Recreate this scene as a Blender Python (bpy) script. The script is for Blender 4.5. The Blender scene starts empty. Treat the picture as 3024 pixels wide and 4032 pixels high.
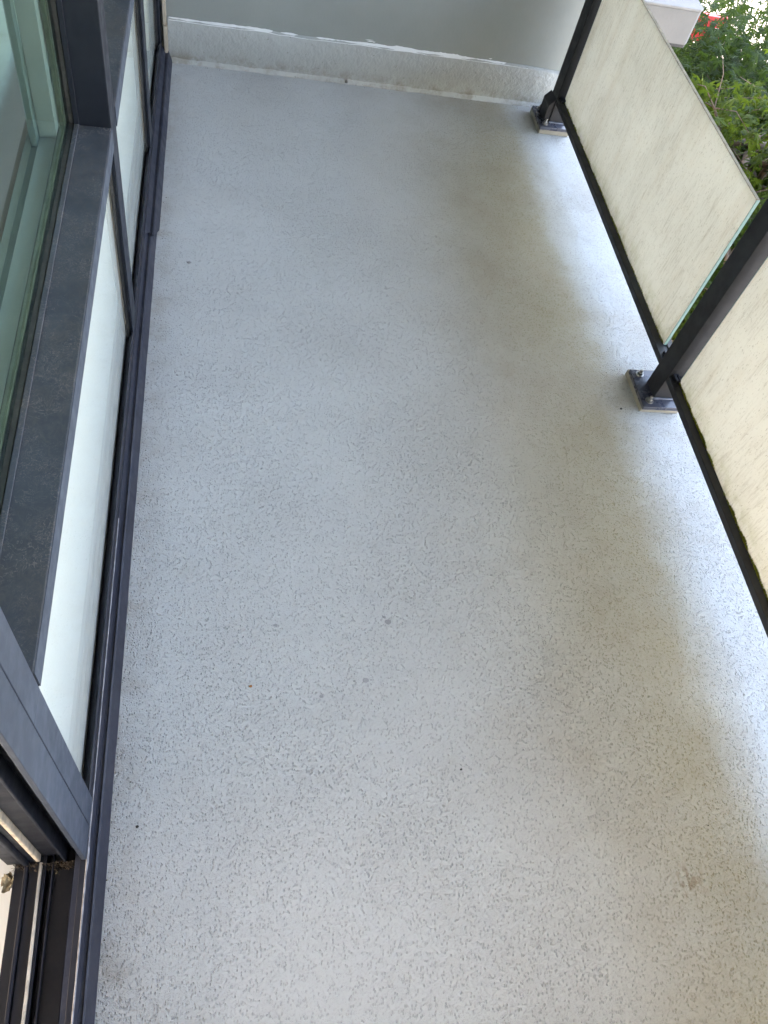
import bpy, bmesh, math, random
from mathutils import Vector, Matrix, noise
R = math.radians
random.seed(7)
scene = bpy.context.scene
COL = scene.collection

# ------------------------------------------------------------------ camera, sky, sun, exposure
cam_data = bpy.data.cameras.new('camera')
cam = bpy.data.objects.new('camera', cam_data); COL.objects.link(cam)
cam.location = (0, 0, 1.6)
cam.rotation_euler = (R(33.984), R(-10.260), R(-6.066))
cam_data.sensor_fit = 'VERTICAL'; cam_data.sensor_height = 24.0
cam_data.lens = 3116.7 / 4032 * 24.0
cam_data.clip_start = 0.02; cam_data.clip_end = 400
scene.camera = cam

SUN_EL, SUN_AZ = 47.0, 268.0          # azimuth clockwise from +Y: the sun stands behind the building
world = bpy.data.worlds.new('World'); scene.world = world
world.use_nodes = True
wn = world.node_tree
bg = wn.nodes['Background']
sky = wn.nodes.new('ShaderNodeTexSky'); sky.sky_type = 'NISHITA'
sky.sun_disc = False; sky.sun_elevation = R(SUN_EL); sky.sun_rotation = R(SUN_AZ)
sky.air_density = 1.5; sky.dust_density = 3.0; sky.ozone_density = 0.0
wb = wn.nodes.new('ShaderNodeMix'); wb.data_type = 'RGBA'; wb.blend_type = 'MULTIPLY'      # the camera's warm white balance
wb.inputs[0].default_value = 1.0; wb.inputs[7].default_value = (1.14, 1.0, .97, 1)
wn.links.new(sky.outputs[0], wb.inputs[6]); wn.links.new(wb.outputs[2], bg.inputs[0]); bg.inputs[1].default_value = 0.15

sun_data = bpy.data.lights.new('sun', 'SUN'); sun_data.energy = 3.5; sun_data.angle = R(0.53)
sun_data.color = (1.0, 0.94, 0.85)
sun = bpy.data.objects.new('sun', sun_data); COL.objects.link(sun)
a, e = R(SUN_AZ), R(SUN_EL)
to_sun = Vector((math.sin(a) * math.cos(e), math.cos(a) * math.cos(e), math.sin(e)))
sun.rotation_euler = to_sun.to_track_quat('Z', 'Y').to_euler()
sun.location = (-6, 0, 12)

scene.view_settings.view_transform = 'Standard'; scene.view_settings.look = 'None'
scene.view_settings.exposure = 4.20; scene.view_settings.gamma = 1.0
scene.view_settings.use_curve_mapping = False
scene.cycles.max_bounces = 10; scene.cycles.transparent_max_bounces = 16
scene.cycles.use_denoising = True

# ------------------------------------------------------------------ material helpers
class NT:
    def __init__(s, name):
        s.m = bpy.data.materials.new(name); s.m.use_nodes = True
        s.t = s.m.node_tree; s.p = s.t.nodes['Principled BSDF']; s.out = s.t.nodes['Material Output']
        s.tc = s.t.nodes.new('ShaderNodeTexCoord')
        g = s.t.nodes.new('ShaderNodeNewGeometry'); s.pos = g.outputs['Position']
        s.obj = s.tc.outputs['Object']
    def n(s, typ, **kw):
        x = s.t.nodes.new(typ)
        for k, v in kw.items(): setattr(x, k, v)
        return x
    def link(s, a, b): s.t.links.new(a, b)
    def val(s, sock, v):
        if hasattr(v, 'is_linked') or isinstance(v, bpy.types.NodeSocket): s.link(v, sock)
        else: sock.default_value = v
    def scaled(s, vec, sc):
        m = s.n('ShaderNodeMapping'); s.link(vec, m.inputs[0]); m.inputs['Scale'].default_value = sc
        return m.outputs[0]
    def noise(s, vec, scale, detail=3, rough=0.55, dist=0.0):
        x = s.n('ShaderNodeTexNoise'); s.link(vec, x.inputs['Vector'])
        x.inputs['Scale'].default_value = scale; x.inputs['Detail'].default_value = detail
        x.inputs['Roughness'].default_value = rough; x.inputs['Distortion'].default_value = dist
        return x.outputs[0]
    def voro(s, vec, scale, feature='F1'):
        x = s.n('ShaderNodeTexVoronoi', feature=feature); s.link(vec, x.inputs['Vector'])
        x.inputs['Scale'].default_value = scale
        return x.outputs[0]
    def rng(s, v, a, b, c=0.0, d=1.0, smooth=True):
        x = s.n('ShaderNodeMapRange'); x.clamp = True
        if smooth: x.interpolation_type = 'SMOOTHSTEP'
        s.link(v, x.inputs[0])
        for i, q in enumerate((a, b, c, d)): x.inputs[i + 1].default_value = q
        return x.outputs[0]
    def math(s, op, a, b=None):
        x = s.n('ShaderNodeMath', operation=op); s.val(x.inputs[0], a)
        if b is not None: s.val(x.inputs[1], b)
        return x.outputs[0]
    def mix(s, f, a, b, blend='MIX'):
        x = s.n('ShaderNodeMix', data_type='RGBA', blend_type=blend)
        s.val(x.inputs[0], f)
        for sock, v in ((x.inputs[6], a), (x.inputs[7], b)):
            if isinstance(v, (tuple, list)): sock.default_value = (*v[:3], 1)
            else: s.link(v, sock)
        return x.outputs[2]
    def xyz(s, vec):
        x = s.n('ShaderNodeSeparateXYZ'); s.link(vec, x.inputs[0]); return x.outputs
    def bump(s, h, dist, strength=1.0, prev=None):
        b = s.n('ShaderNodeBump'); b.inputs['Strength'].default_value = strength
        b.inputs['Distance'].default_value = dist; s.link(h, b.inputs['Height'])
        if prev is not None: s.link(prev, b.inputs['Normal'])
        return b.outputs[0]
    def set(s, col=None, rough=None, metal=None, normal=None, spec=None, coat=None):
        p = s.p
        if col is not None:
            if isinstance(col, (tuple, list)): p.inputs['Base Color'].default_value = (*col[:3], 1)
            else: s.link(col, p.inputs['Base Color'])
        if rough is not None: s.val(p.inputs['Roughness'], rough)
        if metal is not None: p.inputs['Metallic'].default_value = metal
        if normal is not None: s.link(normal, p.inputs['Normal'])
        if spec is not None: p.inputs['Specular IOR Level'].default_value = spec
        if coat is not None: p.inputs['Coat Weight'].default_value = coat
        return s.m

def mat_floor():
    t = NT('deck_coating')
    P = t.pos
    x, y, z = t.xyz(P)
    patch = t.rng(t.noise(P, 2.6, 3), .30, .72, .12, .95)
    fine = t.noise(P, 300, 2, .6)
    mid = t.noise(P, 150, 2, .5)
    pits = t.rng(t.math('ADD', t.math('MULTIPLY', fine, .62), t.math('MULTIPLY', mid, .38)), .52, .62)
    dots = t.math('MULTIPLY', t.rng(t.voro(t.scaled(P, (1, .66, 1)), 215), .42, .17), t.rng(t.noise(P, 75, 2), .33, .56))
    dots2 = t.math('MULTIPLY', t.rng(t.voro(P, 350), .42, .2), t.rng(t.noise(P, 95, 2), .42, .60))
    dots = t.math('MAXIMUM', dots, t.math('MULTIPLY', dots2, .4))
    pits = t.math('MAXIMUM', t.math('MULTIPLY', pits, .28), dots)
    edge_r = t.rng(x, .55, 1.1)                    # the roller left a rougher nap towards the rail
    dens = t.math('ADD', t.math('MULTIPLY', patch, .75), t.math('MULTIPLY', edge_r, .55))
    pits = t.math('MULTIPLY', pits, t.math('ADD', dens, .50))
    broad = t.noise(P, 9, 3, .6)
    # colour: grey coating, soft cloudy soiling, dirt caught in the pits
    cloud = t.rng(t.noise(P, 1.7, 4, .6, .5), .35, .7)
    col = t.mix(cloud, (.442, .460, .468), (.408, .420, .422))
    col = t.mix(t.math('MULTIPLY', pits, .33), col, (.16, .16, .155))
    # walked-in dirt along the window flashing and along the far wall
    dl = t.math('MULTIPLY', t.rng(x, -.10, -.19), t.rng(t.noise(P, 14, 4, .7), .38, .72))
    col = t.mix(t.math('MULTIPLY', dl, .5), col, (.26, .225, .18))
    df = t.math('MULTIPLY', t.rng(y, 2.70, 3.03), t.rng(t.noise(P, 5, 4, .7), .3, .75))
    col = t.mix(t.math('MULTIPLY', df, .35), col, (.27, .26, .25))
    # dirt band by the rail, yellow light spill painted in, narrowing the bright strip
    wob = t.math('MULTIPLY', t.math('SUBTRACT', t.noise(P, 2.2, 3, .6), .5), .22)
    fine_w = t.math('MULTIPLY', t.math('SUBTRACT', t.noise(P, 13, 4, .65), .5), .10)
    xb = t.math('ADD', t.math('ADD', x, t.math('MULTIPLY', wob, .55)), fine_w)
    spill_dirt = t.math('MULTIPLY', t.math('MULTIPLY', t.rng(xb, 1.165, 1.075), t.rng(xb, .72, 1.07)), t.rng(t.noise(P, 4.2, 5, .7), .20, .68, .55, 1.0))
    spill_dirt = t.math('MULTIPLY', spill_dirt, t.math('ADD', t.math('MULTIPLY', pits, .35), .65))
    col = t.mix(t.math('MULTIPLY', spill_dirt, .95), col, (.265, .228, .128))
    br = t.math('MULTIPLY', t.rng(x, .35, .95), t.rng(t.noise(P, 3.1, 5, .7), .42, .70))
    col = t.mix(t.math('MULTIPLY', br, .42), col, (.285, .255, .205))
    gz = t.rng(t.noise(P, 7.5, 6, .75), .52, .74)
    col = t.mix(t.math('MULTIPLY', gz, .22), col, (.27, .265, .25))
    # a mud spot
    v = t.n('ShaderNodeVectorMath', operation='DISTANCE'); t.link(P, v.inputs[0]); v.inputs[1].default_value = (.940, .175, 0)
    spot = t.math('MULTIPLY', t.rng(v.outputs['Value'], .055, .005), t.rng(t.noise(t.scaled(P, (1, .5, 1)), 75, 4, .7), .46, .60))
    col = t.mix(t.math('MULTIPLY', spot, .75), col, (.20, .155, .10))
    nrm = t.bump(broad, .004, .5)
    nrm = t.bump(t.noise(P, 120, 3, .6), .0011, .7, nrm)
    nrm = t.bump(t.math('SUBTRACT', 1.0, pits), .0032, 1.0, nrm)
    rough = t.rng(t.noise(P, 4, 3), .3, .7, .56, .70)
    return t.set(col, rough, 0, nrm, .28)

def mat_render(name, base, base2, bsc=60, bd=.002, rough=.75, dirt=.0):
    t = NT(name); P = t.pos
    z = t.xyz(P)[2]
    c = t.mix(t.rng(t.noise(P, 3.2, 4, .6), .3, .7), base, base2)
    if dirt:
        d = t.math('MULTIPLY', t.rng(z, .06, .0), t.rng(t.noise(P, 17, 4, .7), .40, .68))
        c = t.mix(t.math('MULTIPLY', d, dirt), c, (.17, .15, .11))
        s = t.rng(t.noise(P, 55, 3, .7), .64, .70)
        c = t.mix(t.math('MULTIPLY', s, .45), c, (.13, .12, .10))
    h = t.noise(P, bsc, 4, .65)
    return t.set(c, rough, 0, t.bump(h, bd, 1.0), .3)

def mat_metal(name, base, rough=.42, dust=0.0, dustcol=(.20, .185, .17), scratch=.3, spec=.5, hair=0):
    t = NT(name); P = t.obj
    c = t.mix(t.rng(t.noise(P, 7, 4, .6), .3, .7), tuple(v * .86 for v in base), tuple(v * 1.12 for v in base))
    r = t.rng(t.noise(P, 22, 4, .6), .3, .7, rough - .08, rough + .1)
    if dust:
        lint = t.noise(t.scaled(P, (1, .6, 1)), 90, 8, .8, .9)
        cloud = t.noise(P, 5, 4, .65)
        f = t.math('MULTIPLY', t.rng(t.math('ADD', t.math('MULTIPLY', lint, .7), t.math('MULTIPLY', cloud, .5)), .50, .82), dust)
        c = t.mix(f, c, dustcol)
        r = t.math('ADD', r, t.math('MULTIPLY', f, .45))
        if hair:
            hs = None
            for q, sc in enumerate((38, 61)):
                hn = t.noise(P, sc, 3, .6, 2.2)
                h1 = t.rng(t.math('ABSOLUTE', t.math('SUBTRACT', hn, .5)), .016, .004)
                h1 = t.math('MULTIPLY', h1, t.rng(t.noise(P, 9 + 5 * q, 3, .6), .46, .62))
                hs = h1 if hs is None else t.math('MAXIMUM', hs, h1)
            c = t.mix(t.math('MULTIPLY', hs, hair), c, (.19, .17, .16))
    h = t.noise(P, 240, 2, .6)
    return t.set(c, r, 0, t.bump(h, .0002, scratch), spec)

def mat_film(name):
    """Frosted, sun-yellowed glass with rain streaks: it lets diffuse light through."""
    t = NT(name); P = t.pos
    st = t.noise(t.scaled(P, (1, 1, .10)), 150, 4, .7)
    st2 = t.noise(t.scaled(P, (1, 1, .22)), 30, 4, .7, .4)
    cl = t.noise(P, 4.5, 4, .6)
    speck = t.rng(t.noise(t.scaled(P, (1, 1, .35)), 330, 2, .6), .60, .70)
    z = t.xyz(P)[2]
    grime = t.math('MULTIPLY', t.rng(st, .46, .70), t.rng(t.math('ADD', t.math('MULTIPLY', st2, .5), t.math('MULTIPLY', cl, .5)), .38, .58))
    c = t.mix(t.rng(cl, .3, .7), (.845, .825, .765), (.79, .77, .71))
    c = t.mix(t.math('MULTIPLY', grime, .46), c, (.44, .40, .33))
    tan = t.rng(t.noise(t.scaled(P, (1, 1, .16)), 14, 5, .65), .48, .68)
    c = t.mix(t.math('MULTIPLY', tan, .20), c, (.56, .47, .34))
    c = t.mix(t.math('MULTIPLY', speck, .5), c, (.34, .30, .23))
    low = t.math('MULTIPLY', t.rng(z, .20, .125), t.rng(t.noise(P, 26, 4, .7), .4, .7))
    c = t.mix(t.math('MULTIPLY', low, .55), c, (.40, .40, .20))
    t.set(c, .55, 0, t.bump(st, .0006, .35), .3)
    tr = t.n('ShaderNodeBsdfTranslucent'); t.link(c, tr.inputs[0])
    ms = t.n('ShaderNodeMixShader'); ms.inputs[0].default_value = .275
    t.link(t.p.outputs[0], ms.inputs[1]); t.link(tr.outputs[0], ms.inputs[2])
    t.link(ms.outputs[0], t.out.inputs[0])
    return t.m

def mat_window_glass(name, tint, ior=1.6):
    t = NT(name)
    tp = t.n('ShaderNodeBsdfTransparent'); tp.inputs[0].default_value = (*tint, 1)
    gl = t.n('ShaderNodeBsdfGlossy'); gl.inputs['Roughness'].default_value = .01; gl.inputs[0].default_value = (.85, 1, .95, 1)
    fr = t.n('ShaderNodeFresnel'); fr.inputs[0].default_value = ior
    ge = t.n('ShaderNodeNewGeometry')
    ms = t.n('ShaderNodeMixShader'); t.link(t.math('MULTIPLY', fr.outputs[0], t.math('SUBTRACT', 1.0, ge.outputs['Backfacing'])), ms.inputs[0])
    t.link(tp.outputs[0], ms.inputs[1]); t.link(gl.outputs[0], ms.inputs[2])
    t.link(ms.outputs[0], t.out.inputs[0])
    return t.m

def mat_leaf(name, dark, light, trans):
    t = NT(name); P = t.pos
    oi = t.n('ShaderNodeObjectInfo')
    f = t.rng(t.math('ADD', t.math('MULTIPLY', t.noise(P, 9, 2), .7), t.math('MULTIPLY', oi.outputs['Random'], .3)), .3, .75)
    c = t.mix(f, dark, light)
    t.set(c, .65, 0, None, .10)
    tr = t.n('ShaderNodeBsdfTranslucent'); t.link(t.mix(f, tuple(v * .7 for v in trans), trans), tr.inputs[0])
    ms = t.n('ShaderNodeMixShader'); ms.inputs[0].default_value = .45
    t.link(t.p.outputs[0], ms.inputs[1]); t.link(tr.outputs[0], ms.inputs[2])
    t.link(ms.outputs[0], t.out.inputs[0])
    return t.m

def mat_plain(name, base, rough=.6, var=.1, sc=8, bd=0, bsc=60, metal=0, spec=.4):
    t = NT(name); P = t.obj
    c = t.mix(t.rng(t.noise(P, sc, 4, .6), .3, .7), tuple(v * (1 - var) for v in base), tuple(v * (1 + var) for v in base))
    nr = t.bump(t.noise(P, bsc, 3, .6), bd, 1.0) if bd else None
    return t.set(c, rough, metal, nr, spec)

def mat_white_pane():
    t = NT('white_back_painted_glass'); P = t.pos
    z = t.xyz(P)[2]
    c = t.mix(t.rng(t.noise(P, 1.5, 2), .3, .7), (.675, .675, .645), (.70, .70, .67))
    sp = t.rng(t.noise(P, 130, 2, .6), .715, .74)
    c = t.mix(t.math('MULTIPLY', sp, .5), c, (.35, .36, .33))
    return t.set(c, .28, 0, None, .5, .6)

M = dict(
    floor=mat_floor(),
    wall=mat_render('painted_wall', (.235, .250, .240), (.215, .228, .218), 90, .0006, .6),
    upstand=mat_render('coated_upstand', (.35, .365, .355), (.31, .32, .31), 45, .007, .65, dirt=.9),
    cove=mat_render('sealed_cove', (.40, .41, .40), (.33, .335, .325), 60, .003, .55, dirt=.6),
    caulk=mat_render('white_caulk', (.74, .755, .76), (.66, .67, .67), 70, .002, .5),
    ceiling=mat_render('ceiling_paint', (.50, .50, .49), (.46, .46, .45), 60, .001, .8),
    facade=mat_render('facade_render', (.36, .36, .35), (.32, .32, .31), 60, .001, .8),
    frame=mat_metal('anodised_frame', (.010, .0125, .021), .5, spec=.3),
    frame_face=mat_metal('anodised_frame_face', (.044, .054, .078), .46, spec=.35),
    frame_dusty=mat_metal('dusty_frame', (.036, .043, .060), .6, spec=.25, dust=.6, dustcol=(.10, .092, .088), hair=.55),
    flash=mat_metal('coated_flashing', (.017, .020, .034), .50, spec=.3, dust=.14, dustcol=(.15, .14, .14)),
    track=mat_metal('door_track', (.010, .0115, .020), .5, spec=.3, dust=.14, dustcol=(.06, .05, .045)),
    gasket=mat_metal('black_rubber', (.012, .012, .014), .6, dust=.25),
    post=mat_metal('black_post_paint', (.012, .013, .016), .58, spec=.35),
    plate=mat_metal('post_plate_paint', (.030, .033, .050), .26, dust=.12),
    steel=mat_plain('stainless_steel', (.30, .295, .285), .32, .2, 60, metal=1),
    grout=mat_render('grout_pad', (.27, .25, .21), (.19, .175, .14), 70, .003, .8, dirt=.5),
    film=mat_film('frosted_glass'),
    pane_edge=mat_plain('polished_glass_edge', (.22, .34, .32), .35, .05),
    pane_top=mat_plain('dirty_glass_edge', (.22, .20, .15), .9, .25, 20, spec=.1),
    white=mat_white_pane(),
    glass=mat_window_glass('green_window_glass', (.83, .905, .885)),
    clear=mat_window_glass('clear_front_glass', (.985, .989, .985), 1.13),
    spacer=mat_plain('spacer_bar', (.15, .155, .12), .5, .2, 40),
    liner=mat_plain('inner_frame', (.36, .37, .365), .5, .05),
    liner_dark=mat_plain('inner_frame_step', (.17, .195, .19), .5, .05),
    blind=mat_plain('grey_blind', (.40, .42, .41), .8, .06, 2),
    cream=mat_plain('cream_gasket', (.56, .47, .36), .8, .25, 40, .001, 90),
    beige=mat_plain('beige_strip', (.40, .345, .27), .7, .08, 20),
    room=mat_plain('white_room_floor', (.80, .80, .80), .5, .03),
    concrete=mat_render('neighbour_concrete', (.150, .147, .141), (.125, .123, .119), 45, .002, .85),
    concrete_top=mat_render('neighbour_coping', (.20, .198, .192), (.15, .147, .14), 70, .003, .8),
    ground=mat_render('pale_paving', (.20, .185, .16), (.15, .14, .125), 5, .01, .9),
    bark=mat_render('maple_bark', (.115, .085, .060), (.07, .055, .042), 40, .004, .9),
    leaf=mat_leaf('maple_leaf', (.013, .029, .005), (.054, .082, .013), (.105, .150, .012)),
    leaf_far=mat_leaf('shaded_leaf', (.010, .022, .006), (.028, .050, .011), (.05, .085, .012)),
    red=mat_plain('red_cloth', (.40, .016, .020), .6, .1),
    moss=mat_leaf('moss_green', (.06, .08, .010), (.23, .235, .03), (.26, .29, .03)),
    dirt=mat_plain('brown_dirt', (.055, .042, .032), .95, .4, 60),
    litter=mat_plain('dry_leaf', (.20, .165, .105), .8, .3, 60),
    grit=mat_plain('dark_grit', (.035, .035, .037), .8, .3, 40),
    chip=mat_plain('grey_paint_spot', (.24, .245, .255), .5, .1, 40),
    black=mat_plain('dark_planting', (.03, .03, .025), .9, .3, 4),
    cable=mat_plain('pale_cable', (.6, .58, .54), .5, .1),
)

# ------------------------------------------------------------------ object helpers
class MB:
    def __init__(s): s.v = []; s.f = []
    def add(s, vs, fs):
        o = len(s.v); s.v += [tuple(q) for q in vs]; s.f += [tuple(i + o for i in f) for f in fs]; return s
    def box(s, x0, x1, y0, y1, z0, z1):
        vs = [(x0,y0,z0),(x1,y0,z0),(x1,y1,z0),(x0,y1,z0),(x0,y0,z1),(x1,y0,z1),(x1,y1,z1),(x0,y1,z1)]
        return s.add(vs, [(0,3,2,1),(4,5,6,7),(0,1,5,4),(1,2,6,5),(2,3,7,6),(3,0,4,7)])
    def prism_y(s, prof, y0, y1, seg=1, wob=0.0, sk0=None):
        """profile of (x,z) run along y; sk0(x,z) shifts the far end so it can be cut on a slant"""
        n = len(prof); vs = []
        for k in range(seg + 1):
            for x, z in prof:
                y = y0 + (y1 - y0) * k / seg
                if k == seg and sk0: y += sk0(x, z)
                if k == 0 and sk0: y += sk0(x, z) if y0 > 0 else 0
                w = noise.noise((y * 9, x * 30, z * 30)) * wob
                vs.append((x + w, y, z + w * .6))
        fs = []
        for k in range(seg):
            for i in range(n):
                j = (i + 1) % n; fs.append((k*n+i, k*n+j, (k+1)*n+j, (k+1)*n+i))
        fs += [tuple(range(n))[::-1], tuple(seg*n + i for i in range(n))]
        return s.add(vs, fs)
    def prism_z(s, prof, z0, z1):
        n = len(prof)
        vs = [(x,y,z0) for x,y in prof] + [(x,y,z1) for x,y in prof]
        fs = [(i,(i+1)%n,n+(i+1)%n,n+i) for i in range(n)] + [tuple(range(n))[::-1], tuple(n+i for i in range(n))]
        return s.add(vs, fs)
    def cyl(s, c, r, h, n=16, r2=None):
        r2 = r if r2 is None else r2
        vs = [(c[0]+r*math.cos(2*math.pi*i/n), c[1]+r*math.sin(2*math.pi*i/n), c[2]) for i in range(n)]
        vs += [(c[0]+r2*math.cos(2*math.pi*i/n), c[1]+r2*math.sin(2*math.pi*i/n), c[2]+h) for i in range(n)]
        return s.add(vs, [(i,(i+1)%n,n+(i+1)%n,n+i) for i in range(n)] + [tuple(range(n))[::-1], tuple(range(n,2*n))])
    def tube(s, pts, rad, n=6):
        pts = [Vector(p) for p in pts]; vs = []; fs = []
        up = Vector((.3, .2, 1)).normalized()
        for i, p in enumerate(pts):
            d = (pts[min(i+1, len(pts)-1)] - pts[max(i-1, 0)]).normalized()
            u = d.cross(up); u = u.normalized() if u.length > 1e-4 else Vector((1,0,0)); w = d.cross(u)
            r = rad[i] if isinstance(rad, (list, tuple)) else rad
            for k in range(n):
                t = 2*math.pi*k/n; vs.append(p + u*math.cos(t)*r + w*math.sin(t)*r)
        for i in range(len(pts)-1):
            for k in range(n):
                q = (k+1) % n; fs.append((i*n+k, i*n+q, (i+1)*n+q, (i+1)*n+k))
        fs += [tuple(range(n))[::-1], tuple((len(pts)-1)*n + k for k in range(n))]
        return s.add(vs, fs)
    def build(s, name, mat, parent=None, bevel=0.0, smooth=False, seg=2):
        off = Vector((0,0,0)) if parent is None else parent['_w']
        off = Vector(off)
        me = bpy.data.meshes.new(name)
        me.from_pydata([Vector(q) - off for q in s.v], [], s.f)
        bm = bmesh.new(); bm.from_mesh(me); bmesh.ops.recalc_face_normals(bm, faces=bm.faces); bm.to_mesh(me); bm.free()
        me.materials.append(mat)
        if smooth:
            for p in me.polygons: p.use_smooth = True
        o = bpy.data.objects.new(name, me); COL.objects.link(o)
        if parent is not None: o.parent = parent
        o['_w'] = tuple(off)
        if bevel:
            b = o.modifiers.new('bevel', 'BEVEL'); b.width = bevel; b.segments = seg; b.limit_method = 'ANGLE'
            b.angle_limit = R(28); b.harden_normals = False
        return o

def tag(o, label=None, cat=None, group=None, kind=None):
    if label: o['label'] = label
    if cat: o['category'] = cat
    if group: o['group'] = group
    if kind: o['kind'] = kind
    return o

def thing(name, loc, label, cat, group=None):
    o = bpy.data.objects.new(name, None); COL.objects.link(o)
    o.location = loc; o.empty_display_size = .05; o['_w'] = tuple(loc)
    return tag(o, label, cat, group)

def copy_tree(o, shift, parent=None):
    c = o.copy(); COL.objects.link(c)
    if parent is None: c.location = Vector(o.location) + Vector(shift)
    else: c.parent = parent
    c['_w'] = tuple(Vector(o['_w']) + Vector(shift))
    for ch in [q for q in bpy.data.objects if q.parent == o]: copy_tree(ch, shift, c)
    return c

def bx(name, mat, parent, b, bevel=.0012): return MB().box(*b).build(name, mat, parent, bevel)

# ================================================================== setting
g = MB().box(-60, 160, -80, 220, -4.3, -4.0).build('ground', M['ground']); tag(g, kind='structure')
shade_wall = MB().box(-.40, 1.345, -1.10, -.95, 0, 2.349).build('wall', M['wall']); tag(shade_wall, kind='structure')  # unseen end wall added to darken the near floor
fl = MB()
NX, NY = 2, 2
fl.box(-.40, 1.345, -2.6, 3.06, -.20, 0.0)
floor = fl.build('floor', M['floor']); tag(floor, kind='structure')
ceil = MB().box(-3.2, 2.60, -8.0, 9.0, 2.35, 2.55).build('ceiling', M['ceiling']); tag(ceil, kind='structure')  # unseen overhang, reach and height shaped to cut skylight and shade the maple

# unseen upper storeys added and sized to keep sun off balcony and maple
up = MB().box(-9, -.30, -8.0, 9.0, 2.553, 5.2).build('building', M['facade'])
tag(up, 'unseen upper storeys added above the balcony, sized to shade balcony and maple', 'building')

# ------------------------------------------------------------------ end wall
ew = thing('end_wall', (.55, 3.05, 0), 'grey green rendered wall closing the far end of the balcony', 'wall')
MB().box(-3.1, 1.345, 3.053, 3.20, -.2, 2.349).build('wall_face', M['wall'], ew)
up_ = MB()
n = 150
x0, x1 = -.192, 1.300
rows = []
def top_z(x): return .143 + .003 * noise.noise((x * 5, 1, 0)) + .002 * noise.noise((x * 23, 4, 0)) - .006 * max(0, (x - 1.08) / .2) ** 2
vs = []; fs = []
for i in range(n + 1):
    x = x0 + (x1 - x0) * i / n
    tz = top_z(x); w = .0016 * noise.noise((x * 30, 0, 3))
    vs += [(x, 3.034 + w, 0), (x, 3.0345 - w, tz * .5), (x, 3.036 + w, tz - .005), (x, 3.040, tz), (x, 3.0535, tz + .001)]
for i in range(n):
    for k in range(4):
        a_, b_ = i * 5 + k, (i + 1) * 5 + k
        fs.append((a_, b_, b_ + 1, a_ + 1))
MB().add(vs, fs).build('upstand', M['upstand'], ew, smooth=True)
cv = []; cf = []
for i in range(n + 1):
    x = x0 + (x1 - x0) * i / n
    r = .011 + .003 * noise.noise((x * 14, 7, 2)) + .002 * noise.noise((x * 50, 9, 2))
    cv += [(x, 3.036 - r * 1.3, .0005), (x, 3.036 - r * .6, r * .35), (x, 3.0335, r * 1.25), (x, 3.0400, r * 1.3)]
for i in range(n):
    for k in range(3):
        a_, b_ = i * 4 + k, (i + 1) * 4 + k; cf.append((a_, b_, b_ + 1, a_ + 1))
MB().add(cv, cf).build('cove_bead', M['cove'], ew, smooth=True)
# irregular white caulk along the top of the upstand
vs = []; fs = []; n = 320
x0, x1 = -.188, 1.16
for i in range(n + 1):
    x = x0 + (x1 - x0) * i / n
    u = (x - x0) / (x1 - x0)
    w = .0030 + .0014 * noise.noise((x * 18, 0, 5)) + .0012 * noise.noise((x * 70, 0, 6))
    w += .0055 * math.exp(-((x - .63) / .09) ** 2) + .006 * math.exp(-((x - .83) / .10) ** 2) * (0.6 + .8 * abs(noise.noise((x * 60, 2, 0))))
    w += .0025 * math.exp(-((x - .02) / .10) ** 2)
    if u > .90: w *= max(.05, (1 - u) / .10)
    tz = top_z(x) - .001 + .0015 * noise.noise((x * 11, 3, 3))
    w *= .60 + .28 * noise.noise((x * 24, 8, 1))
    vs += [(x, 3.037, tz - .0015), (x, 3.041, tz + w * .35), (x, 3.0495, tz + w * 1.1), (x, 3.0535, tz + w * 1.5)]
for i in range(n):
    for k in range(3):
        a_, b_ = i * 4 + k, (i + 1) * 4 + k; fs.append((a_, b_, b_ + 1, a_ + 1))
MB().add(vs, fs).build('caulk_line', M['caulk'], ew, smooth=True)
sm = MB()
for k in range(4):                                    # broken smears of caulk on the wall above the line
    x = random.choice((random.gauss(.52, .05), random.gauss(.86, .10), random.gauss(1.02, .06)))
    z = top_z(x) + .006 + abs(random.gauss(0, .006)); l = random.uniform(.006, .026); h = random.uniform(.0008, .0026)
    sm.add([(x - l, 3.0527, z), (x, 3.0517, z - h), (x + l, 3.0527, z + .001), (x + l * .3, 3.0517, z + h)], [(0, 1, 2, 3)])
tag(sm.build('caulk_smear', M['caulk'], ew), kind='stuff')
sc_ = MB(); sc_.cyl((.463, 3.018, .010), .006, .008, 12).cyl((.463, 3.018, .018), .0035, .004, 6)
sc_.build('screw', M['steel'], ew, .0006)
bs = MB().box(-.206, -.1935, 3.018, 3.050, .004, .126).box(-.2075, -.196, 3.020, 3.050, .131, 2.348)
bs.build('edge_strip', M['beige'], ew, .001)

# ------------------------------------------------------------------ flashing along the window foot
FP = [(-.187, .0005), (-.1972, .0285), (-.1985, .0322), (-.2022, .0345), (-.2036, .0318), (-.2095, .0325), (-.2145, .0485), (-.2146, .0520), (-.235, .0520), (-.235, .0005)]
fa = MB().prism_y(FP, -1.2, 2.10, 40, .0007).build('sill_flashing', M['flash'])
tag(fa, 'dark folded metal flashing running along the near window foot to the lapped joint', 'flashing')
FP2 = [(x + .0065 if i < 6 else x, z + (.003 if 0 < i < 8 else 0.0004)) for i, (x, z) in enumerate(FP)]
def slant(x, z): return -(z - .02) * 2.6 - (x + .20) * 1.5
fb = MB().prism_y(FP2, 2.045, 3.0345, 14, .0008, None)
m = []
for (x, y, z) in fb.v:
    if y < 2.06: y += slant(x, z)
    m.append((x, y, z))
fb.v = m
fb = fb.build('sill_flashing', M['flash'])
tag(fb, 'dark metal flashing lapped over its neighbour with a slanted cut, ending at the far wall', 'flashing')
sl = MB()
vs = []; fs = []
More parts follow.
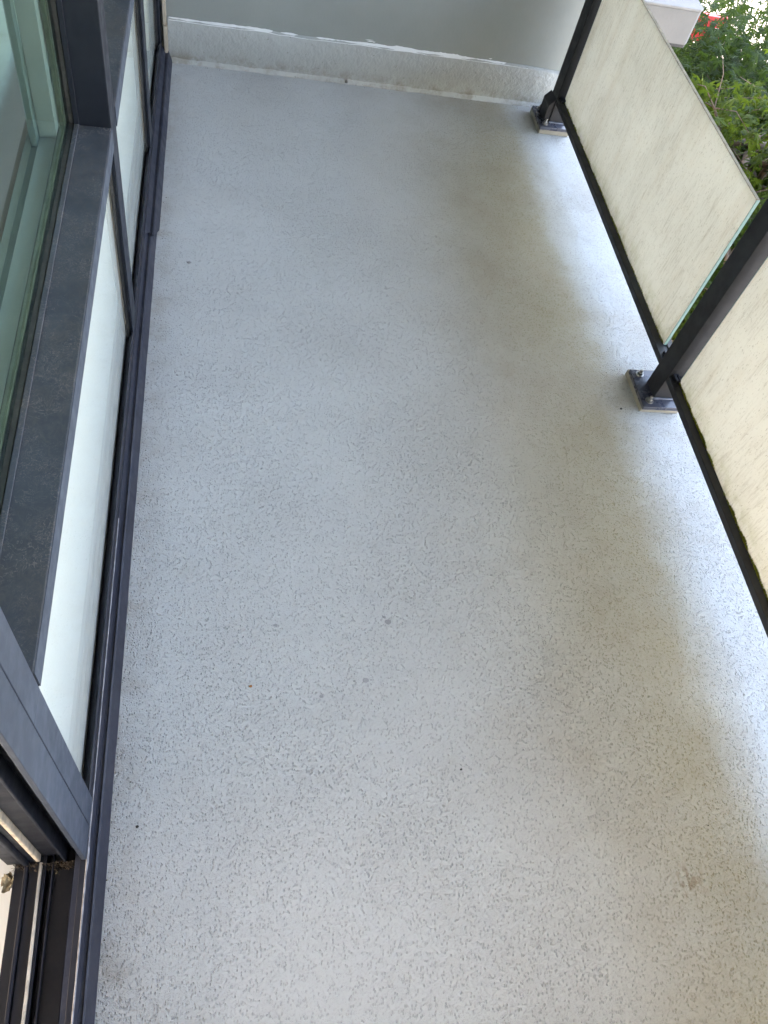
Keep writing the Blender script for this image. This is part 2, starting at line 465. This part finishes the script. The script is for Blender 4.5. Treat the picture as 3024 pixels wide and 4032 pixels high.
for i in range(121):                                 # ragged sealant where jamb, sill and flashing meet
    y = -.6 + i * (1.6 / 120)
    w = .0009 + .0006 * noise.noise((y * 40, 0, 0)) + (.0022 * max(0, noise.noise((y * 15, 5, 0))) if .2 < y < .45 else 0)
    vs += [(-.2142 + w, y, .0515), (-.2146, y, .0535 + w), (-.2165, y, .0533 + w * .4)]
for i in range(120):
    for k in range(2): fs.append((i*3+k, i*3+3+k, i*3+4+k, i*3+1+k))
sl = sl.add(vs, fs).build('sealant_bead', mat_plain('grey_sealant', (.22, .22, .24), .6, .3, 60))
tag(sl, 'thin ragged grey sealant bead between the flashing and the window sill', 'sealant')

# ------------------------------------------------------------------ window wall
XF = -.216
TZ, TB = .638, .594
ww = thing('window_wall', (XF, 1.6, .05), 'dark aluminium window wall with white lower panels and green upper glass', 'window')
MUL = [(.349, .397), (1.547, 1.623), (2.352, 2.430), (2.985, 3.0525)]
for k, (a_, b_) in enumerate(MUL):
    mb = MB()
    if k == 0: mb.box(-.226, XF + .0004, a_, b_, .0535, TB).box(-.292, XF + .0004, a_, b_, TB, 2.349)
    else:
        mb.box(-.2195, XF, a_, b_, .052, TB)                  # front cap, stepped back to the pane like the extrusion
        mb.box(-.2255, -.2195, a_ + .004, b_ - .004, .052, TB)
        mb.box(-.30, XF + .0004, a_, b_, TB, 2.349)
    mb.build('mullion', M['frame_face'] if k == 0 else M['frame'], ww, .0012)
    if k:
        bx('glazing_gasket', M['gasket'], ww, (-.2325, -.2255, a_ + .0015, b_ - .0015, .060, TB - .004), .0006)
BAYS = [(.397, 1.547), (1.623, 2.352), (2.430, 2.985)]
BP = [(XF + .0006, .0535), (XF + .0006, .083), (-.2182, .0855), (-.2200, .0840), (-.2206, .0775), (-.2240, .0755), (-.2248, .0690), (-.2285, .0672), (-.2292, .0615), (-.2350, .0600), (-.2350, .0535)]
for k, (a_, b_) in enumerate(BAYS):
    lp = bx('lower_panel', M['white'], ww, (-.245, -.2358, a_ - .012, b_ + .012, .050, TB + .01), 0)
    bx('panel_glass', M['clear'], ww, (-.2347, -.2315, a_ - .012, b_ + .012, .050, TB + .01), 0)
    MB().prism_y(BP, a_ + .0004, b_ - .0004, 24, .0003).build('bottom_frame', M['track'], ww, .0004, seg=1)
    a2 = a_ if k else .397
    MB().box(-.300, XF + .0008, a2 + .0006, b_ - .0006, TB, TZ).build('transom', M['frame_dusty'], ww, .0016)
    bx('transom_face', M['frame_face'], ww, (XF + .0009, XF + .0021, a2 + .0008, b_ - .0008, TB + .0006, TZ - .0012), .0005)
    bx('glazing_bead', M['frame_dusty'], ww, (-.2845, -.2755, a2 + .001, b_ - .001, TZ, TZ + .0035), .0012)
    bx('upper_gasket', M['gasket'], ww, (-.2940, -.2855, a2 + .001, b_ - .001, TZ - .001, TZ + .0015), .0005)
    bx('window_pane', M['glass'], ww, (-.2995, -.2945, a2 + .001, b_ - .001, TZ - .02, 2.32), 0)
    sp_ = MB().box(-.3090, -.3005, a2, b_, TZ - .01, TZ + .006)
    for yy in (a2 + .004, b_ - .020): sp_.box(-.3090, -.3005, yy, yy + .016, TZ + .006, 2.32)
    sp_.build('spacer_bar', M['spacer'], ww)
    bx('glass_line', M['gasket'], ww, (-.3110, -.3096, a2 + .001, b_ - .021, TZ - .01, TZ + .004), 0)
    il = MB().box(-.3440, -.3112, a2, b_, TZ - .06, TZ - .004)
    il.box(-.3440, -.3112, b_ - .050, b_ - .0205, TZ - .004, 2.32)
    il.build('inner_frame', M['liner'], ww, .001)
    st_ = MB().box(-.3570, -.3445, a2, b_, TZ - .06, TZ - .010)
    st_.box(-.3570, -.3445, b_ - .075, b_ - .0505, TZ - .010, 2.32)
    st_.build('inner_step', M['liner_dark'], ww, .001)
    i3 = MB().box(-.3720, -.3575, a2, b_, TZ - .06, TZ - .016)
    i3.build('inner_ledge', M['liner'], ww, .001)
    bx('head_frame', M['frame'], ww, (-.300, XF, a_, b_, 2.30, 2.349))
# vertical bead beside the upper glass, on the near side of the second mullion
for (a_, b_) in MUL[1:3]:
    bx('glazing_bead', M['frame'], ww, (-.2845, -.2755, a_ - .006, a_, TZ + .0035, 2.30), .001)
    bx('upper_gasket', M['gasket'], ww, (-.2940, -.2855, a_ - .0035, a_, TZ + .0035, 2.30), .0005)
# dirt marks on the transom nearest the camera
bld = MB().box(-.445, -.440, .30, 3.02, .30, 2.33).build('window_blind', M['blind'])
tag(bld, 'flat grey blind behind the green window glass', 'blind')

# ------------------------------------------------------------------ sliding door jamb and track
dj = thing('door_frame', (-.28, .30, .03), 'dark sliding door frame with grooved jamb and track in the near corner', 'door frame')
JT = 2.349
MB().prism_z([(XF, .2925), (XF, .3478), (-.2245, .3478), (-.2245, .2925)], .0535, JT).build('jamb_face', M['frame_face'], dj, .0011)
MB().prism_z([(-.2250, .320), (-.2250, .3478), (-.352, .3478), (-.352, .320)], .020, JT).build('jamb_back', M['frame'], dj)
bx('jamb_fin', M['frame'], dj, (-.2555, -.2510, .2950, .3205, .022, JT), .0012)
bx('jamb_channel', M['track'], dj, (-.2945, -.2560, .3090, .3205, .022, JT), .001)
bx('jamb_gasket', M['cream'], dj, (-.3025, -.2952, .2985, .3205, .031, JT), .0018)
bx('jamb_rib', M['frame'], dj, (-.3130, -.3030, .3000, .3205, .026, JT), .001)
bx('jamb_rib', M['frame'], dj, (-.3225, -.3145, .2925, .3205, .026, JT), .0022)
bx('jamb_rib', M['frame'], dj, (-.3500, -.3240, .2980, .3205, .026, JT), .001)
TR = [(-.2150, .0005), (-.2150, .0528), (-.2262, .0528), (-.2268, .0200), (-.2385, .0195), (-.2400, .0225), (-.2715, .0225), (-.2722, .0320), (-.2748, .0322), (-.2756, .0080), (-.2840, .0080), (-.2848, .0290), (-.2900, .0290), (-.2902, .0260), (-.2960, .0260), (-.2962, .0300), (-.3110, .0300), (-.3114, .0260), (-.3138, .0260), (-.3142, .0350), (-.3192, .0360), (-.3200, .0270), (-.3370, .0270), (-.3372, .0005)]
MB().prism_y(TR, -1.2, .3195, 30, .0003).build('door_track', M['track'], dj, .0005, seg=1)
MB().prism_y([(-.2903, .0262), (-.2906, .0350), (-.2945, .0365), (-.2958, .0262)], -1.2, .297, 60, .0018).build('track_gasket', M['cream'], dj)
room = MB().box(-3.0, -.3376, -2.6, .34, -.20, .012).build('room_floor', M['room']); tag(room, kind='structure')
rw = MB().box(-.62, -.60, .345, 3.05, 0, 2.348).build('room_wall', M['ceiling']); tag(rw, kind='structure')

# ------------------------------------------------------------------ railing posts
XP = 1.242
def make_post(y0):
    """y0: near edge of the post"""
    p = thing('railing_post', (XP + .03, y0 + .033, 0), 'x', 'railing post', 'railing posts')
    c = (XP + .015, y0 + .036)
    pad = MB().prism_z([(1.206, y0 - .024), (1.330, y0 - .026), (1.330, y0 + .128), (1.203, y0 + .126)], .0005, .024)
    pad.build('grout_pad', M['grout'], p, .004)
    pl = bx('base_plate', M['plate'], p, (1.2005, 1.325, y0 - .036 + .0, y0 + .112, .0245, .0365), .0012)
    MB().box(XP, XP + .063, y0, y0 + .066, .0366, 1.05).build('upright', M['post'], p, .0018)
    w = MB()
    for (ax, ay, bx_, by) in ((XP - .002, y0 - .004, XP + .036, y0 + .001),):
        w.prism_y([(XP - .002, .0366), (XP + .075, .0366), (XP + .075, .0405), (XP - .002, .0425)], y0 - .006, y0 - .0003)
    w.build('weld_seam', mat_plain('weld_paint', (.10, .11, .14), .3, .3, 60), p, .0015)
    for (bxx, byy) in ((1.2255, y0 - .011), (1.2265, y0 + .093)):
        b = MB().cyl((bxx, byy, .0366), .0125, .0022, 24).build('bolt', M['steel'], p, .0005)
        MB().cyl((bxx, byy, .0389), .0085, .0075, 6).build('nut', M['steel'], b, .0008)
        MB().cyl((bxx, byy, .0465), .0048, .0085, 12, .0042).build('bolt_tip', M['steel'], b, .0008)
    for yy in (y0 - .026, y0 + .0665):
        cl = MB().box(XP + .012, XP + .019, yy, yy + .0255, .131, .140).box(XP + .022, XP + .0275, yy, yy + .0255, .131, .140)
        cl.build('clip', M['frame'], p, .0008)
    return p
post = make_post(1.445)
post['label'] = 'black railing post in the middle, both base plate bolts showing on its bluish plate'
p1 = copy_tree(post, (0, 1.415, 0))
p1['label'] = 'far black railing post with a chamfered foot bracket next to the end wall'
fb_ = MB()
fy0, fy1 = 2.864, 2.938
pr = [(1.2195, .0366), (1.2195, .098), (1.2415, .124), (1.2415, .0366)]
MB().prism_y(pr, fy0, fy1).build('foot_bracket', M['post'], p1, .0015)

# ------------------------------------------------------------------ railing panels
def make_panel(y0, y1, label):
    t = thing('glass_panel', (1.272, (y0 + y1) / 2, .111), label, 'glass panel', 'frosted glass panels of the railing')
    bx('pane', M['film'], t, (1.268, 1.278, y0, y1, .1285, .612), 0)
    MB().box(1.2684, 1.2776, y0 - .0022, y0 - .0001, .129, .612).build('pane_edge', M['pane_edge'], t)
    MB().box(1.2684, 1.2776, y1 + .0001, y1 + .0022, .129, .612).build('pane_edge', M['pane_edge'], t)
    MB().box(1.2682, 1.2778, y0, y1, .6122, .6136).build('top_edge', M['pane_top'], t)
    return t
yA = (1.445 + .066, 1.445 + 1.415)
def rail(t, y0, y1):
    r = MB().box(XP + .0003, 1.2670, y0 + .0004, y1 - .0004, .111, .131).box(1.2790, 1.300, y0 + .0004, y1 - .0004, .111, .131)
    r.box(1.2670, 1.2790, y0 + .001, y1 - .001, .112, .1275)
    r.build('bottom_rail', M['post'], t, .0012)
def moss(t, y0, y1, seedv, dens):
    rnd = random.Random(seedv); mb = MB()
    N = int((y1 - y0) * dens)
    for i in range(N):
        y = rnd.uniform(y0, y1)
        k = noise.noise((y * 6, seedv, 0)) * .6 + noise.noise((y * 25, seedv, 3)) * .5 + .28
        if k < rnd.random() * .7: continue
        h = .003 + (.0150 if seedv == 11 else .0085) * max(0, k) * rnd.random()
        x = 1.2672 - rnd.random() * .0022; r = rnd.uniform(.0009, .0024)
        dx = rnd.uniform(-.002, .001); dy = rnd.uniform(-.003, .003)
        mb.add([(x - r, y - r, .1312), (x + r * .6, y - r * .4, .1312), (x, y + r, .1312), (x + dx, y + dy, .1312 + h)], [(0, 1, 3), (1, 2, 3), (2, 0, 3)])
    tag(mb.build('moss', M['moss'], t), kind='stuff')
pa = make_panel(1.572, 2.848, 'frosted cream glass panel between the two black posts, its pale cut edge showing')
rail(pa, 1.5115, 2.8595); moss(pa, 1.575, 2.845, 3, 1100)
pb = make_panel(.157, 1.421, 'streaked cream glass panel nearest the camera with green moss along its foot')
rail(pb, .0965, 1.4445); moss(pb, .16, 1.417, 11, 5200)
for k in (1,):                                      # unseen railing added past the viewer to hold light off the near floor
    p2 = copy_tree(post, (0, -1.415 * k, 0))
    p2['label'] = ('unseen black railing post added beside the viewer for the light', 'unseen black railing post added behind the viewer for the light')[k - 1]
    t2 = make_panel(-.94, .006 - 1.415 * (k - 1), ('unseen frosted glass panel added beside the viewer for the light', 'unseen frosted glass panel added behind the viewer for the light')[k - 1])
    rail(t2, -.948, .0295 - 1.415 * (k - 1))

# ------------------------------------------------------------------ neighbour's balcony slab
nb = thing('concrete_slab', (1.9, 4.6, -.17), 'grey concrete balcony slab of the neighbour jutting out beyond the glass', 'slab')
MB().prism_z([(1.46, 4.13), (2.372, 4.13), (2.390, 4.148), (2.390, 6.2), (1.46, 6.2)], -.165, -.0005).build('slab_body', M['concrete'], nb, .004)
MB().prism_z([(1.46, 4.126), (2.374, 4.126), (2.396, 4.148), (2.396, 6.2), (1.46, 6.2)], 0.0, .012).build('coping', M['concrete_top'], nb, .003)
MB().prism_z([(1.46, 4.133), (2.370, 4.133), (2.386, 4.149), (2.386, 6.2), (1.46, 6.2)], -.180, -.1655).build('drip_edge', M['gasket'], nb, .002)

# ------------------------------------------------------------------ red awning down in the street
rp = thing('red_awning', (4.8, 8.6, -4), 'red awning with a white patch glimpsed through the maple leaves', 'awning')
def slabq(a_, b_, c_, d_, th):
    nrm = (Vector(b_) - Vector(a_)).cross(Vector(d_) - Vector(a_)).normalized() * th
    return MB().add([a_, b_, c_, d_] + [Vector(q) + nrm for q in (a_, b_, c_, d_)], [(0,1,2,3),(4,7,6,5),(0,4,5,1),(1,5,6,2),(2,6,7,3),(3,7,4,0)])
RY = 8.6
slabq((4.2, RY, -2.02), (5.29, RY, -2.02), (5.31, RY + .06, -1.79), (4.2, RY + .06, -1.79), .02).build('canopy', M['red'], rp)
MB().box(4.18, 5.335, RY + .03, RY + .10, -1.80, -1.765).build('top_rail', mat_plain('red_rail', (.45, .05, .045), .5, .1), rp)
MB().box(5.17, 5.265, RY - .010, RY + .004, -1.93, -1.86).build('patch', M['room'], rp)
for xx in (4.3, 5.2): MB().box(xx, xx + .05, RY + .12, RY + .17, -4.0, -1.81).build('leg', M['frame'], rp)

# ------------------------------------------------------------------ maple
mt = thing('maple_tree', (3.9, 5.2, -4.0), 'green maple tree with star shaped leaves beyond the glass railing', 'tree')
rnd = random.Random(21)
CC = Vector((3.45, 4.65, -1.25)); CR = Vector((1.55, 2.35, 1.30))
wood = MB(); twigs = MB(); tips = []
wood.tube([(3.9, 5.2, -4.0), (3.88, 5.15, -3.2), (3.8, 5.0, -2.5), (3.72, 4.9, -1.9), (3.62, 4.75, -1.4), (3.58, 4.7, -1.1)], [.11, .095, .085, .07, .05, .02], 10)
wood.build('trunk', M['bark'], mt, smooth=True)
limb_id = 0
for k in range(52):
    while True:
        d = Vector((rnd.uniform(-1, 1), rnd.uniform(-1, 1), rnd.uniform(-.75, 1)))
        if .3 < d.length < 1: break
    d.normalize()
    end = CC + Vector((d.x * CR.x, d.y * CR.y, d.z * CR.z)) * rnd.uniform(.72, .95)
    if end.y > 4.4: end.z = min(end.z, -.62 - (end.y - 4.4) * .5)
    s0 = rnd.uniform(0, 1); st0 = Vector((3.85 - .3 * s0, 5.1 - .4 * s0, -2.9 + 2.0 * s0))
    pts = []
    for i in range(7):
        u = i / 6
        q = st0.lerp(end, u) + Vector((0, 0, .22 * math.sin(u * 3.14))) + Vector((rnd.uniform(-.05, .05), rnd.uniform(-.05, .05), rnd.uniform(-.05, .05)))
        pts.append(q)
    MB().tube(pts, [.026 * (1 - i / 7) + .004 for i in range(7)], 6).build('branch', M['bark'], mt, smooth=True)
    for i in range(2, 7):
        for q in range(4):
            b0 = pts[i]; dd = Vector((rnd.uniform(-1, 1), rnd.uniform(-1, 1), rnd.uniform(-.7, .5))).normalized()
            L = rnd.uniform(.18, .48)
            b1 = b0 + dd * L * .5 + Vector((0, 0, .03)); b2 = b0 + dd * L + Vector((0, 0, -.05))
            twigs.tube([b0, b1, b2], [.0045, .0032, .0018], 4)
            tips += [b0.lerp(b1, .6), b1, b1.lerp(b2, .5), b2]
tag(twigs.build('twigs', M['bark'], mt), kind='stuff')

def leaf_mesh(seed, droop):
    r = random.Random(seed)
    lobes = [(-128, .42), (-92, .66), (-46, .90), (0, 1.08), (46, .90), (92, .66), (128, .42)]
    pts = [(0, -.02)]
    for i, (ang, ln) in enumerate(lobes):
        a0 = R(ang + r.uniform(-6, 6)); ln *= r.uniform(.9, 1.1)
        if i:
            am = R((lobes[i-1][0] + ang) / 2); pts.append((.27 * math.sin(am), .27 * math.cos(am)))
        for da, rr in ((-R(13), .60 * ln), (0, ln), (R(13), .60 * ln)):
            pts.append((rr * math.sin(a0 + da * (1 if rr < ln else 0)), rr * math.cos(a0 + da * (1 if rr < ln else 0))))
    ctr = (0, .14)
    vs = [(*ctr, .03)] + [(x, y, -droop * (x * x + y * y) + .03 * math.sin(7 * x + seed)) for x, y in pts]
    n_ = len(pts)
    fs = [(0, i + 1, (i + 1) % n_ + 1) for i in range(n_)]
    return vs, fs
LEAVES = [leaf_mesh(s, dr) for s, dr in ((1, .12), (2, .25), (3, .34), (4, .20))]
camM = cam.matrix_world if False else (Matrix.Translation(cam.location) @ cam.rotation_euler.to_matrix().to_4x4())
camI = camM.inverted()
def in_view(p):
    q = camI @ p
    if q.z > -.1: return False
    u = q.x / -q.z * 3116.7 + 1512; v = -q.y / -q.z * 3116.7 + 2016
    if not (-60 < u < 3080 and -60 < v < 1300): return False
    # the sight line must clear the top edge of the glass
    k = (1.272 - cam.location.x) / (p.x - cam.location.x)
    h = cam.location + (p - cam.location) * k
    return h.z > .60
pl = []
for tpt in tips:
    for q in range(6 if rnd.random() < .8 else 3):
        p = tpt + Vector((rnd.gauss(0, .055), rnd.gauss(0, .055), rnd.gauss(-.02, .045)))
        if p.x < 1.75 or (p.y > 4.6 and p.z > -.52 - (p.y - 4.6) * .45): continue
        if p.y < 6.3 and p.x < 2.5 and p.y > 4.05 and p.z > -.25: continue      # kept clear of the slab
        yaw = rnd.uniform(0, 6.283); pitch = rnd.gauss(-35, 22); roll = rnd.gauss(0, 18)
        s = rnd.uniform(.050, .082)
        mtx = Matrix.Translation(p) @ Matrix.Rotation(yaw, 4, 'Z') @ Matrix.Rotation(R(pitch), 4, 'X') @ Matrix.Rotation(R(roll), 4, 'Y') @ Matrix.Diagonal((s, s, s, 1))
        pl.append((in_view(p), (p - cam.location).length, mtx, rnd.randrange(4)))
show = sorted([q for q in pl if q[0]], key=lambda q: q[1])[:280]
ids = {id(q) for q in show}
lm = []
for k, (vs, fs) in enumerate(LEAVES):
    me = bpy.data.meshes.new('leaf'); me.from_pydata(vs, [], fs); me.materials.append(M['leaf']); lm.append(me)
base = Matrix.Translation(-Vector(mt.location))
for q in show:
    o = bpy.data.objects.new('leaf', lm[q[3]]); COL.objects.link(o); o.parent = mt; o.matrix_local = base @ q[2]
mass = MB()
for q in pl:
    if id(q) in ids: continue
    vs, fs = LEAVES[q[3]]
    mass.add([q[2] @ Vector(v) for v in vs], fs)
tag(mass.build('leaf_mass', M['leaf'], mt), kind='stuff')

# darker trees further out and a shrub at the foot of the balcony
def far_tree(name, base_, crown, rad, n_, ls, label, cat, seed, group=None):
    r = random.Random(seed)
    t = thing(name, base_, label, cat, group)
    b = Vector(base_); c = Vector(crown)
    MB().tube([b, b.lerp(c, .5) + Vector((.08, -.05, 0)), c, c + Vector((0, 0, rad[2] * .6))], [.10, .075, .05, .015], 8).build('trunk', M['bark'], t, smooth=True)
    cl = []
    for k in range(40):
        while True:
            d = Vector((r.uniform(-1, 1), r.uniform(-1, 1), r.uniform(-1, 1)))
            if .35 < d.length < 1: break
        cl.append(c + Vector((d.x * rad[0], d.y * rad[1], d.z * rad[2])))
    for k in range(12):
        MB().tube([b.lerp(c, .6 + .03 * k), b.lerp(c, .7).lerp(cl[k], .55) + Vector((0, 0, .08)), cl[k]], [.025, .014, .004], 5).build('branch', M['bark'], t, smooth=True)
    mb = MB()
    for i in range(n_):
        p = r.choice(cl) + Vector((r.gauss(0, rad[0] * .2), r.gauss(0, rad[1] * .2), r.gauss(0, rad[2] * .2)))
        s_ = ls * r.uniform(.7, 1.2)
        mtx = Matrix.Translation(p) @ Matrix.Rotation(r.uniform(0, 6.283), 4, 'Z') @ Matrix.Rotation(R(r.gauss(-30, 28)), 4, 'X') @ Matrix.Diagonal((s_, s_, s_, 1))
        vs, fs = LEAVES[r.randrange(4)]
        mb.add([mtx @ Vector(v) for v in vs], fs)
    tag(mb.build('foliage', M['leaf_far'], t), kind='stuff')
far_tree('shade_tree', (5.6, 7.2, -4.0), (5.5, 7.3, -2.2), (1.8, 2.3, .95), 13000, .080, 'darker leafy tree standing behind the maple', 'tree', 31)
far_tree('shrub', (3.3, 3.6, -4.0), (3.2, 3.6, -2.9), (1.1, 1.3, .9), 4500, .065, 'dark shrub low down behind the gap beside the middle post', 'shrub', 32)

# ------------------------------------------------------------------ small things on the floor and in the track
def speck(name, loc, r, label, cat, mat, flat=.5, seed=0):
    bm = bmesh.new(); bmesh.ops.create_icosphere(bm, subdivisions=2, radius=1)
    for v in bm.verts:
        v.co *= 1 + .35 * noise.noise(v.co * 1.7 + Vector((seed * 3.1, 0, 0)))
        v.co = Vector((v.co.x * r, v.co.y * r * .8, (v.co.z + .75) * r * flat))
    me = bpy.data.meshes.new(name); bm.to_mesh(me); bm.free(); me.materials.append(mat)
    for p in me.polygons: p.use_smooth = True
    o = bpy.data.objects.new(name, me); COL.objects.link(o); o.location = loc
    return tag(o, label, cat)
speck('grit', (-.139, .353, 0), .0032, 'black grit speck on the floor close to the window flashing', 'grit', M['grit'], .7, 1)
speck('grit', (.499, .423, 0), .0026, 'black grit speck alone on the open floor towards the viewer', 'grit', M['grit'], .7, 2)
speck('grit', (1.152, 1.431, 0), .0042, 'dark flat grit speck beside the middle post base', 'grit', M['grit'], .25, 3)
speck('grit', (-.09, 1.931, 0), .0065, 'lifted blister of paint on the far floor near the lapped flashing', 'paint blister', M['chip'], .4, 4)
speck('leaf_fleck', (.072, .618, 0), .0034, 'tiny orange brown fleck lying on the grey floor', 'fleck', mat_plain('orange_fleck', (.32, .15, .05), .8, .2, 50), .5, 5)
for k, (x, y, r) in enumerate([(.317, .623, .0066), (.381, .76, .0072), (.374, .772, .0036), (.219, .591, .0045), (.128, .757, .0042), (.292, .622, .0030)]):
    mb = MB(); nn = 14
    ring = [(x + r * (1 + .25 * noise.noise((i * .9, k, 0))) * math.cos(6.283 * i / nn), y + r * .85 * (1 + .25 * noise.noise((i * .9, k, 5))) * math.sin(6.283 * i / nn), .0012) for i in range(nn)]
    mb.add(ring + [(x, y, .0018)], [(i, (i + 1) % nn, nn) for i in range(nn)])
    o = mb.build('paint_spot', M['chip'], None, smooth=True); o.parent = floor
# lint and dirt packed in the corner of the door track
rd = random.Random(5); db = MB()
for i in range(420):
    x = -.255 + rd.gauss(0, .020); x = min(-.228, max(-.335, x)) if rd.random() < .72 else rd.uniform(-.338, -.300)
    y = .296 - abs(rd.gauss(0, .005)); z = .024 + abs(rd.gauss(0, .007))
    if rd.random() < .6:
        r = rd.uniform(.0008, .0026)
        db.add([(x - r, y, z), (x + r, y - r, z), (x, y + r, z), (x + rd.uniform(-r, r), y, z + r * 1.4)], [(0, 1, 3), (1, 2, 3), (2, 0, 3), (0, 2, 1)])
    else:
        d = Vector((rd.uniform(-1, 1), rd.uniform(-.8, .2), rd.uniform(-.3, 1))).normalized() * rd.uniform(.003, .009)
        p = Vector((x, y, z)); db.tube([p, p + d * .5 + Vector((rd.uniform(-.001, .001),) * 3), p + d], .00032, 3)
tag(db.build('dirt', M['dirt']), kind='stuff')
ll = MB(); n = 6; vs = []
for i in range(n + 1):
    for j in range(n + 1):
        u, v = i / n - .5, j / n - .5
        vs.append((-.346 + u * .020 + .003 * noise.noise((v * 9, 2, 1)), .270 + v * .030 + .004 * noise.noise((u * 9, 5, 1)), .019 + .012 * noise.noise((u * 7, v * 7, 1)) + .016 * (u * u + v * v) + .004))
ll.add(vs, [(i*(n+1)+j, (i+1)*(n+1)+j, (i+1)*(n+1)+j+1, i*(n+1)+j+1) for i in range(n) for j in range(n) if (i, j) not in ((0, 0), (5, 5), (0, 5), (5, 0), (0, 1))])
tag(ll.build('dry_leaf', M['litter']), 'crumpled pale dry leaf on the white inner edge of the door track', 'leaf')
pc = MB(); pc.tube([(-.2775, .286, .024), (-.280, .284, .034), (-.2785, .2815, .043)], .0006, 4).tube([(-.268, .284, .023), (-.2655, .280, .030), (-.2670, .277, .033)], .0011, 4)
tag(pc.build('twig', M['litter']), 'thin pale bits of twig caught in the dirty door track corner', 'twig')

# loose crumbs of dirt swept against the flashing and the end wall
rg = random.Random(77); cb = MB()
for i in range(150):
    if i < 95: x, y = -.186 + abs(rg.gauss(0, .012)), rg.uniform(-.1, 3.0)
    elif i < 125: x, y = rg.uniform(-.18, 1.2), 3.020 - abs(rg.gauss(0, .010))
    else: x, y = rg.uniform(-.1, 1.2), rg.uniform(0, 2.9)
    r = rg.uniform(.0007, .0021) * (1 if i < 125 else .9)
    cb.add([(x - r, y - r * .6, .0004), (x + r, y - r * .4, .0004), (x + r * .2, y + r, .0004), (x, y, .0004 + r)], [(0, 1, 3), (1, 2, 3), (2, 0, 3)])
tag(cb.build('dirt_crumbs', M['dirt']), kind='stuff')
